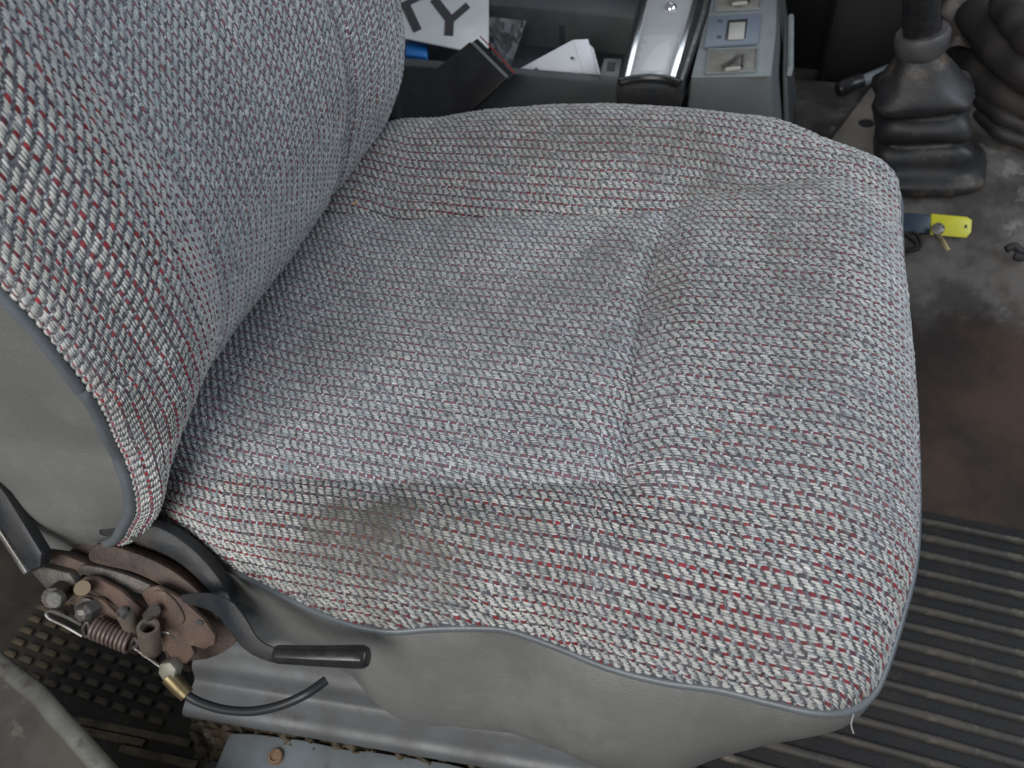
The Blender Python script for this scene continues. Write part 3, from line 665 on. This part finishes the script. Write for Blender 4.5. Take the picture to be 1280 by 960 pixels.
# ================================================================== sill, foam, plate, jamb
V = []; nx_, ny_ = 150, 34
for i in range(nx_):
    for j in range(ny_):
        a_, t_ = i/(nx_-1), j/(ny_-1); p = on_z(236+400*a_, 874+66*a_+(70-20*a_)*t_, .166)
        V.append(p+np.array([0, 0, .007*wob(p[0], p[1], .022, 41)+.005*wob(p[0], p[1], .009, 42)+.003*wob(p[0], p[1], .0045, 43)-.012*S(np.array((t_-.5)/.3))]))
o = mesh_obj('crumbling_foam', V, grid_faces(nx_, ny_), FOAM, smooth=True); tag(o, 'crumbling brown foam strip under the seat rail', 'foam strip')
sp = thing('sill_plate', 'pale grey painted metal plate with one rusty screw below the seat', 'sill plate', (-.3, .08, .12))
slab('plate', [(287, 916), (320, 917), (380, 925), (430, 936), (470, 940), (560, 954), (640, 975), (640, 1040), (240, 1040), (262, 975)], .172, .012, SILLP, sp, .002)
V = []; c = on_z(345, 946, .173)
for rr, hh in ((.001, .0025), (.55, .0022), (.62, .004), (.85, .0035), (1, .0008), (1, -.002)):
    for k in range(16): V.append(c+np.array([.0078*rr*math.cos(k*math.pi/8), .0078*rr*math.sin(k*math.pi/8), hh]))
mesh_obj('screw', V, grid_faces(6, 16, True), mat('rusty_screw', (.26, .17, .10), .6, var=(.14, .08, .05), vscale=100, vamt=.8), sp, auto=.6)
sl = box('door_sill', (-.46, -.35, .02), (.10, .085, .118), JAMBP, None, .006); tag(sl, 'painted steel door sill under the pale metal plate', 'door sill')
# door jamb in the near corner
jb = thing('door_jamb', 'curved scuffed metal body flange in the near left corner', 'body flange', (-.6, .0, .2))
ed = spline([on_z(x, y, .27) for x, y in ((-90, 770), (-30, 808), (10, 838), (45, 866), (78, 903), (108, 936), (150, 985), (200, 1050))], 60)
V, F = tube_vf(ed, .0085, 12); V[:, 2] = .27+(V[:, 2]-.27)*.6; mesh_obj('flange_edge', V, F, JAMB, jb, auto=.8)
V = []; T = np.gradient(ed, axis=0); T /= np.linalg.norm(T, axis=1)[:, None]
for i, p in enumerate(ed):
    s = np.array([T[i][1], -T[i][0], 0]); s = s if s[1] < 0 else -s
    for k, (o_, h_) in enumerate(((.0, -.002), (.012, -.008), (.02, -.016), (.045, -.020), (.075, -.016), (.11, -.02), (.2, -.03))): V.append(p+s*o_+np.array([0, 0, h_]))
mesh_obj('flange_panel', V, grid_faces(len(ed), 7), JAMBP, jb, smooth=True)
# ================================================================== centre console
con = thing('centre_console', 'grey plastic centre console with tray, selector window and switches beyond the seat', 'console', (-.2, 1.05, .07))
ZC = .425
top = [on_z(x, y, ZC) for x, y in ((863, 98), (966, 95), (972, 40), (975, -60), (905, -60))]
bot = [p.copy() for p in top]
for k, (dx, dy) in enumerate(((-.01, -.035), (.045, -.035), (.075, .0), (.085, .03), (0, .03))): bot[k] = bot[k]+np.array([dx, dy, -.33])
V = np.vstack([top, bot]); F = [(0, 1, 2, 3, 4), (9, 8, 7, 6, 5)]+[(i, (i+1) % 5, 5+(i+1) % 5, 5+i) for i in range(5)]
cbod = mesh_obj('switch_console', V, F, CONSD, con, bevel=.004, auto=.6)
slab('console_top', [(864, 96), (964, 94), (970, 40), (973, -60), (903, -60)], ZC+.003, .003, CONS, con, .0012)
def sub(name, px, z, th, m, parent, bevel=.001): return slab(name, px, z, th, m, parent, bevel)
sw = sub('switch_plate', [(880, 57), (948, 52), (952, 16), (886, 20)], ZC+.009, .005, SWITCH, con, .0015)
sub('switch_frame', [(906, 49), (932, 47), (935, 23), (910, 25)], ZC+.0096, .0012, INK, sw, .0004)
sub('rocker', [(910, 48), (930, 47), (932, 27), (912, 28)], ZC+.0125, .003, CREAM, sw, .001)
for px_, py_ in ((899, 46), (900, 26)): sub('symbol', [(px_-3, py_+2), (px_+3, py_+2), (px_+3, py_-2), (px_-3, py_-2)], ZC+.0094, .0006, mat('symbol_ink', (.06, .075, .10), .6) if py_ == 46 else bpy.data.materials['symbol_ink'], sw, 0)
for quad, nm in (([(882, 92), (945, 89), (947, 60), (886, 62)], 'b'), ([(894, 14), (950, 11), (952, -25), (897, -25)], 't')):
    rc = sub('open_socket', quad, ZC+.0042, .001, RECESS, con, .0004)
    (x0, y0), (x1, y1), (x2, y2), (x3, y3) = quad
    for e in range(4):
        a_, c_ = on_z(*quad[e], ZC+.0045), on_z(*quad[(e+1) % 4], ZC+.0045)
        tube('socket_edge', [a_, c_], .0015, CONS, rc, 6)
    cx_, cy_ = (x0+x1)/2, (y0+y2)/2+3
    tube('terminal', [on_z(cx_-12, cy_+5, ZC+.008), on_z(cx_+2, cy_-2, ZC+.014), on_z(cx_+10, cy_-10, ZC+.016)], .0035, STEEL, rc, 6)
    tube('terminal', [on_z(cx_-6, cy_+8, ZC+.007), on_z(cx_+12, cy_+6, ZC+.010)], .0025, CREAM, rc, 6)
    tube('terminal', [on_z(cx_+14, cy_+4, ZC+.006), on_z(cx_+15, cy_-10, ZC+.012)], .0022, DSTEEL, rc, 6)
# side flap of the console
wing = [on_z(x, y, .40) for x, y in ((976, 30), (988, 27))]
p0 = on_z(984, 92, .385); p1 = on_z(985, 26, .405)
V = [p0, p1, p1+np.array([.03, .03, -.3]), p0+np.array([.055, -.035, -.3])]
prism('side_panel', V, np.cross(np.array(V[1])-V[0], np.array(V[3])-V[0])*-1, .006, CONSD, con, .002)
tube('panel_lip', [p0+[.002, 0, -.002], p0+[.003, .002, .006], p1+[.003, 0, .006], p1+[.003, .003, -.002]], .0042, CONS, con, 8)
# selector window
sel = slab('selector_frame', [(770, 108), (852, 110), (886, 20), (903, -60), (812, -60), (796, 15)], ZC+.004, .03, BLACKM, con, .003)
slab('chrome_strip', [(780, 97), (787, 97), (806, 22), (826, -60), (818, -60), (798, 22)], ZC+.009, .006, CHROME, sel, .001)
slab('chrome_strip', [(836, 98), (844, 98), (867, 22), (889, -60), (880, -60), (859, 22)], ZC+.009, .006, CHROME, sel, .001)
slab('edge_trim', [(848, 103), (853, 103), (880, 22), (900, -60), (895, -60), (874, 22)], ZC+.008, .006, STEEL, sel, .001)
DIAL = mat('dial_face', (.46, .46, .45), .5, var=(.34, .335, .33), vscale=40, vamt=.8)
slab('dial_face', [(790, 92), (834, 93), (848, 40), (806, 40)], ZC+.0055, .002, DIAL, sel, .0006)
slab('dial_well', [(807, 36), (850, 36), (880, -60), (828, -60)], ZC+.0052, .002, TRAYM, sel, .0006)
slab('divider', [(805, 40), (849, 40), (852, 33), (808, 33)], ZC+.009, .004, GREYP, sel, .001)
V = []; c = on_z(838, 12, ZC+.008)
for la_ in range(5):
    for k in range(10):
        e = la_*math.pi/8; V.append(c+np.array([.010*math.cos(e)*math.cos(k*.6283), .010*math.cos(e)*math.sin(k*.6283), .010*math.sin(e)]))
mesh_obj('lens', V, grid_faces(5, 10, True), CHROME, sel, smooth=True)
SHEEN = mat('insert_sheen', (.66, .67, .68), .35)
slab('insert_sheen', [(800, 88), (831, 89), (838, 62), (836, 50), (824, 54), (812, 66)], ZC+.0068, .001, SHEEN, sel, .0004)  # curved highlight of the window, painted as a pale slab over the dial
slab('badge', [(812, 93), (828, 93), (830, 89), (814, 89)], ZC+.0075, .002, CHROME, sel, .0008)
SC = mat('scale_ink', (.07, .07, .08), .5)
for k in range(5): slab('scale_mark', [(791+4.2*k*.9, 84-10*k), (795+4.2*k*.9, 84-10*k), (796+4.2*k*.9, 80-10*k), (792+4.2*k*.9, 80-10*k)], ZC+.0062, .0006, SC, sel, 0)
gp = slab('window_pane', [(787, 95), (837, 96), (860, 20), (880, -60), (825, -60), (804, 20)], ZC+.012, .0015, GLASS, sel, .0004)
lip = [on_z(x, y, ZC+.006) for x, y in ((774, 104), (790, 100), (812, 98), (834, 100), (850, 106))]
tube('front_lip', spline(lip, 20), .006, BLACKP, sel, 10)
# tray
ZT = .405
def quadbox(name, px, z1, z0, m, bevel=.003): return slab(name, px, z1, z1-z0, m, con, bevel)
quadbox('tray_front_wall', [(440, 78), (540, 84), (640, 92), (772, 104), (776, 94), (640, 83), (540, 74), (440, 67)], ZT, .12, TRAYM, .004)
quadbox('tray_floor', [(430, 60), (640, 88), (776, 100), (812, -40), (640, -60), (430, -80)], .345, .330, TRAYD, .001)
quadbox('tray_back_wall', [(600, 5), (700, 12), (800, 20), (808, -10), (700, -20), (600, -28)], ZT+.002, .30, TRAYM, .006)
quadbox('tray_back_step', [(600, 20), (700, 28), (797, 36), (800, 22), (700, 14), (600, 6)], ZT-.018, .30, TRAYD, .004)
quadbox('tray_end_wall', [(774, 102), (782, 102), (812, -30), (803, -30)], ZT+.004, .30, TRAYM, .003)
br = slab('switch_bracket', [(750, 93), (774, 95), (778, 73), (755, 72)], ZT+.010, .012, GREYP, con, .002)
slab('bracket_hole', [(758, 88), (768, 89), (770, 78), (760, 77)], ZT+.0106, .001, INK, br, 0)

# ---- things lying in the tray
pl = thing('number_plate', 'white plate with black letter Y standing in the console tray', 'number plate', on_z(560, 60, .39))
ZL = .412
pq = [(452, -46), (590, -22), (604, -20), (611, -12), (611, 58), (607, 66), (600, 67), (440, 34)]
slab('plate', pq, ZL, .002, PLATEW, pl, .0006)
def stroke(a_, b_, w_):
    a_, b_ = np.array(a_, float), np.array(b_, float); d_ = b_-a_; d_ /= np.linalg.norm(d_); n_ = np.array([-d_[1], d_[0]])*w_/2
    return [tuple(a_-n_), tuple(b_-n_), tuple(b_+n_), tuple(a_+n_)]
def letter(strokes, parent):
    V = []; F = []
    for i, (a_, b_, w_) in enumerate(strokes):
        v, f = prism_vf([on_z(x, y, ZL+.0009+.0001*i) for x, y in stroke(a_, b_, w_)], (0, 0, 1), .0009); F += [tuple(k+len(V) for k in g) for g in f]; V += list(v)
    return mesh_obj('letter', V, F, INK, parent)
letter([((542, -2), (563, 25), 11), ((585, 6), (562, 26), 8), ((562, 20), (561, 44), 11)], pl)
letter([((498, -22), (494, 32), 9), ((536, -10), (500, 8), 7), ((505, 2), (522, 38), 11)], pl)
bl = slab('blue_clip', [(506, 68), (533, 71), (535, 55), (530, 52), (507, 49)], .402, .012, BLUE, None, .003); tag(bl, 'small bright blue plastic piece beside the seat back', 'plastic clip')
# black wallet leaning on the tray wall
wl = thing('leather_wallet', 'black leather wallet with red edge leaning out of the tray', 'wallet', on_z(575, 110, .38))
P0, P1, P2, P3 = on_z(587, 52, .47), on_z(633, 98, .445), on_z(560, 165, .385), on_z(512, 112, .41)
n_ = np.cross(P1-P0, P3-P0); n_ /= np.linalg.norm(n_); n_ = n_ if n_[2] > 0 else -n_
prism('cover', [P0, P1, P2, P3], n_, .003, LEATHER, wl, .0012)
bk = np.array([.006, .012, -.001])
prism('cover', [P+bk for P in (P0, P1, P2, P3)], n_, .003, LEATHER, wl, .0012)
prism('pages', [P0*.97+P2*.03+bk*.2, P1*.97+P3*.03+bk*.2, P1*.97+P3*.03+bk*.75, P0*.97+P2*.03+bk*.75], np.cross(P1-P0, bk), .004, mat('wallet_edge', (.10, .105, .11), .5), wl, .0006)
tube('red_trim', [P0+bk*.95+[.004, .004, .001], (P0+P1)/2+bk*.95+[.003, .004, .001], P1+bk*.95+[.002, .002, .001]], .0009, REDM, wl, 6)
# folded white papers
pa = thing('folded_paper', 'folded white paper booklet standing in the tray', 'paper', on_z(700, 90, .36))
def sheet(pts, th, name='leaf'):
    V = np.array(pts); n_ = np.cross(V[1]-V[0], V[2]-V[0]); return prism(name, V, n_, th, WHITE, pa, .0004)
sheet([on_z(642, 90, .385), on_z(716, 50, .425), on_z(731, 96, .385)], .001)
sheet([on_z(716, 50, .425), on_z(735, 49, .423), on_z(748, 100, .38), on_z(731, 96, .385)], .001)
for k in range(3): sheet([on_z(722+5*k, 51, .421-.003*k), on_z(736+3*k, 54+3*k, .418-.003*k), on_z(749+2*k, 100, .378), on_z(737+3*k, 98, .380)], .0008)
for sx_, sy_ in ((715, 72), (670, 86)): slab('print_mark', [(sx_-2, sy_+2), (sx_+2, sy_+2), (sx_+2, sy_-1), (sx_-2, sy_-1)], .412 if sy_ == 72 else .398, .0005, INK, pa, 0)
# clear plastic bag
bg = thing('plastic_bag', 'crumpled clear plastic bag with black print in the tray', 'plastic bag', on_z(635, 50, .37))
V = []; nn = 22
for i in range(nn):
    for j in range(nn):
        s, t = i/(nn-1), j/(nn-1)
        px_ = 612+s*26*(1-.35*t)+26*(1-t)*s+t*14-6; py_ = 20+68*t+6*s*(1-t)
        V.append(on_z(px_, py_, .40-.030*t+.006*wob(np.array(s), np.array(t), .45, 5)+.004*wob(np.array(s), np.array(t), .2, 6)))
mesh_obj('film', V, grid_faces(nn, nn), CLEAR, bg, smooth=True)
for k, (x, y) in enumerate(((628, 31), (640, 34), (652, 29), (636, 44), (648, 42), (627, 55), (634, 58))):
    slab('print_mark', [(x-1.6, y+5), (x+1.2, y+6), (x+2.6, y-3), (x-.2, y-4)], .413-.0004*k, .0005, INK, bg, 0)

# ================================================================== beyond: levers, hoses, keys
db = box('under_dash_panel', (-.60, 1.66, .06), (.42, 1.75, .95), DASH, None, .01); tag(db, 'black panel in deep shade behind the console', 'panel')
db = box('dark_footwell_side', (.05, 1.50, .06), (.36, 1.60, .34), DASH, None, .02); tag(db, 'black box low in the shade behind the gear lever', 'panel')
gl = thing('gear_lever', 'gear lever in a black stacked rubber boot on the floor tunnel', 'gear lever', (.215, 1.10, .182))
def ring(cx, cy, cz, hx, hy, rot=0., pw=3.2, n=40, tx=0., ty=0.):
    out = []
    for k in range(n):
        t = 2*math.pi*k/n; c_, s_ = math.cos(t), math.sin(t)
        x = hx*math.copysign(abs(c_)**(2/pw), c_); y = hy*math.copysign(abs(s_)**(2/pw), s_)
        out.append((cx+x*math.cos(rot)-y*math.sin(rot), cy+x*math.sin(rot)+y*math.cos(rot), cz+tx*x+ty*y))
    return out
BX, BY, BZ = on_z(1152, 205, .182); lean = -.27
rings = []
for h, hx, hy in ((-.004, .086, .078), (.006, .088, .080), (.012, .085, .077), (.016, .076, .068), (.022, .070, .062), (.036, .069, .060), (.048, .066, .058), (.056, .058, .050), (.060, .045, .039), (.064, .056, .048), (.070, .066, .056), (.080, .068, .058), (.092, .064, .055), (.100, .054, .046), (.104, .042, .036), (.110, .062, .052), (.118, .068, .056), (.126, .067, .055), (.138, .058, .048), (.152, .047, .040), (.166, .037, .034), (.176, .030, .030), (.182, .024, .024)):
    rings.append(ring(BX+lean*h*(1 if h > .02 else .2), BY, BZ+h, hx, hy, .06, 3.4 if h < .13 else 2.4, tx=.10 if .02 < h < .13 else .05))
R_ = np.array(rings); cth = 2*np.pi*np.arange(40)/40
for i in range(len(R_)):
    if 3 < i < 18:
        c_ = R_[i].mean(0); k_ = 1+.05*np.cos(4*cth+math.pi)+.03*np.cos(3*cth+i*.35); R_[i, :, :2] = c_[:2]+(R_[i, :, :2]-c_[:2])*k_[:, None]
for i in range(len(R_)): R_[i, :, 0] += .0022*np.sin(np.arange(40)*.9+i*1.3); R_[i, :, 2] += .0025*np.sin(np.arange(40)*.63+i*.8)*(1 if 3 < i < 18 else .2)
boot_m = mat('dusty_boot_rubber', (.016, .017, .019), .42, var=(.035, .034, .033), vscale=22, vamt=.7, bump=.25, bscale=200, rvar=.2, wear=(.13, .095, .068), wscale=19, wlo=.53, whi=.70)
mesh_obj('boot', R_.reshape(-1, 3), grid_faces(len(R_), 40, True), boot_m, gl, smooth=True)
tp = np.array([BX+lean*.178, BY, BZ+.178])
col_m = mat('collar_rubber', (.05, .05, .052), .5, var=(.11, .10, .10), vscale=30, vamt=.8)
ax_ = np.array([lean, 0, 1.])
tube('collar', [tp-ax_*.004, tp+ax_*.006, tp+ax_*.026, tp+ax_*.032], [.026, .034, .036, .033], col_m, gl, 20)
tube('lever_shaft', [tp+ax_*.0, tp+ax_*.05, tp+ax_*.10, tp+ax_*.2, tp+ax_*.3], [.026, .024, .023, .022, .021], BLACKP, gl, 16)
hl = thing('hand_lever', 'grey lever with black grip lying beside the gear boot', 'lever', on_z(1090, 105, .2))
q = [on_z(1130, 84, .27), on_z(1110, 91, .265), on_z(1085, 99, .26), on_z(1074, 102, .258)]
tube('arm', q, [.015, .013, .010, .009], GREYP, hl, 12)
tube('grip', [on_z(1078, 101, .259), on_z(1066, 105, .256), on_z(1052, 111, .254), on_z(1047, 113, .253)], [.0125, .0135, .0135, .010], BLACKP, hl, 12)
tp_ = thing('tunnel_cover', 'beige metal cover plate with a round hole beside the gear boot', 'cover plate', on_z(1080, 150, .185))
slab('plate', [(1035, 178), (1092, 103), (1150, 92), (1180, 110), (1150, 200), (1070, 205)], .200, .014, BEIGE, tp_, .004)
c = on_z(1083, 154, .2006); mesh_obj('hole', [c+np.array([.0125*math.cos(k*.314), .0125*math.sin(k*.314), 0]) for k in range(20)], [tuple(range(20))], INK, tp_)
HOSE = mat('dusty_hose', (.020, .019, .019), .5, var=(.06, .052, .046), vscale=14, vamt=.8, bump=.3, bscale=150, rvar=.2)
hz = [([(1192, 30), (1205, 70), (1235, 105), (1275, 130), (1330, 150)], .024, .26), ([(1215, 15), (1235, 45), (1262, 75), (1300, 100), (1340, 115)], .026, .31), ([(1255, 0), (1268, 25), (1290, 50), (1330, 70)], .022, .35), ([(1228, 122), (1255, 145), (1290, 158), (1330, 165)], .016, .235), ([(1225, 140), (1250, 165), (1290, 178), (1330, 182)], .012, .215)]
hn = ('thickest black hose beside the gear boot, lowest of the upper pair', 'thick black hose arching above its neighbour at the right edge', 'black hose in the upper right corner', 'thinner black hose below the thick ones', 'thinnest black hose lowest on the tunnel')
for (pts, r, z), lb in zip(hz, hn):
    p = spline([on_z(x, y, z-.02*i/len(pts)) for i, (x, y) in enumerate(pts)], 40)
    rr = r*(1+.06*np.sin(np.arange(len(p))*.55)); tag(tube('hose', p, rr, HOSE, None, 14), lb, 'hose', 'hoses beside the gear lever')
V = []; nn = 40
for i in range(nn):
    for j in range(nn):
        s, t = i/(nn-1), j/(nn-1); p = on_z(1178+95*s, -40+100*t-20*s, .30)
        V.append(p+np.array([0, 0, .018*wob(np.array(s), np.array(t), .5, 61)+.010*wob(np.array(s), np.array(t), .22, 62)-.02*s]))
tag(mesh_obj('crumpled_cloth', V, grid_faces(nn, nn), mat('dusty_cloth', (.16, .14, .125), .9, var=(.07, .06, .052), vscale=24, vamt=.9, bump=.4, bscale=150), None, smooth=True), 'crumpled dusty beige cloth above the hoses', 'cloth')
# keys
ky = thing('key_bunch', 'bunch of keys with yellow tag and dark blue fob on the floor', 'keys', on_z(1165, 285, .14))
def fz(px, py): # height of the floor sheet under a pixel
    z = .12
    for _ in range(20):
        p = on_z(px, py, z); z = .5*z+.5*np.interp(p[1], pf_y, pf_z)
    return z
pf_y = [a for a, b in [(-.6, .06), (.62, .062), (.80, .066), (.96, .085), (1.03, .125), (1.09, .165), (1.16, .18), (1.3, .182)]]; pf_z = [.06, .062, .066, .085, .125, .165, .18, .182]
def lay(name, px, dz, th, m, parent, bevel=.001): return prism(name, [on_z(x, y, fz(x, y)+dz) for x, y in px], np.cross(on_z(px[1][0], px[1][1], fz(*px[1]))-on_z(px[0][0], px[0][1], fz(*px[0])), on_z(px[2][0], px[2][1], fz(*px[2]))-on_z(px[0][0], px[0][1], fz(*px[0]))), th, m, parent, bevel)
tg = lay('tag', [(1163, 293), (1208, 297), (1214, 290), (1215, 275), (1209, 271), (1164, 267)], .007, .003, YELLOW, ky, .0008)
lay('tag_hole', [(1206, 285), (1209, 285), (1209, 281), (1206, 281)], .0074, .0004, INK, tg, 0)
lay('fob', [(1108, 290), (1162, 292), (1164, 268), (1110, 264)], .009, .008, NAVY, ky, .002)
def key(pts, r, m, nm='key'): return tube(nm, spline([on_z(x, y, fz(x, y)+.008) for x, y in pts], 24), r, m, ky, 8)
k1 = lay('key', [(1164, 288), (1171, 286), (1180, 300), (1187, 312), (1183, 315), (1176, 305)], .013, .0025, BRASS, ky, .0006)
k2 = lay('key', [(1164, 282), (1176, 281), (1180, 288), (1172, 294), (1165, 291)], .014, .0025, STEEL, ky, .0006)
key([(1166, 286), (1172, 279), (1180, 284), (1176, 292), (1168, 291)], .0013, STEEL, 'split_ring')
key([(1120, 285), (1132, 293), (1146, 305), (1140, 313), (1126, 311), (1119, 300)], .0035, BLACKP, 'cord'); key([(1128, 294), (1142, 290), (1150, 300), (1148, 311), (1132, 314)], .0028, BLACKP, 'cord')
cl = tube('black_clip', spline([on_z(x, y, fz(x, y)+.010) for x, y in ((1258, 312), (1268, 308), (1276, 314), (1290, 316), (1280, 322), (1268, 320))], 30), .0055, RUBBER, None, 8); tag(cl, 'small black rubber scrap on the tunnel at the right edge', 'scrap')
ck = on_z(443, 255, .478); o = mesh_obj('flake', [ck+np.array(p) for p in ((-.003, 0, 0), (0, -.001, .001), (.003, .001, .0005), (.0025, .0035, .002), (.0005, .002, .0015), (-.001, .0025, .0005), (0, .001, -.001))], [(0, 1, 2, 4), (2, 3, 4), (0, 4, 5), (0, 6, 1), (1, 6, 2), (2, 6, 3), (3, 6, 4), (4, 6, 5), (5, 6, 0)], CHIP); tag(o, 'tiny orange flake lying on the cushion near the seat back', 'flake')
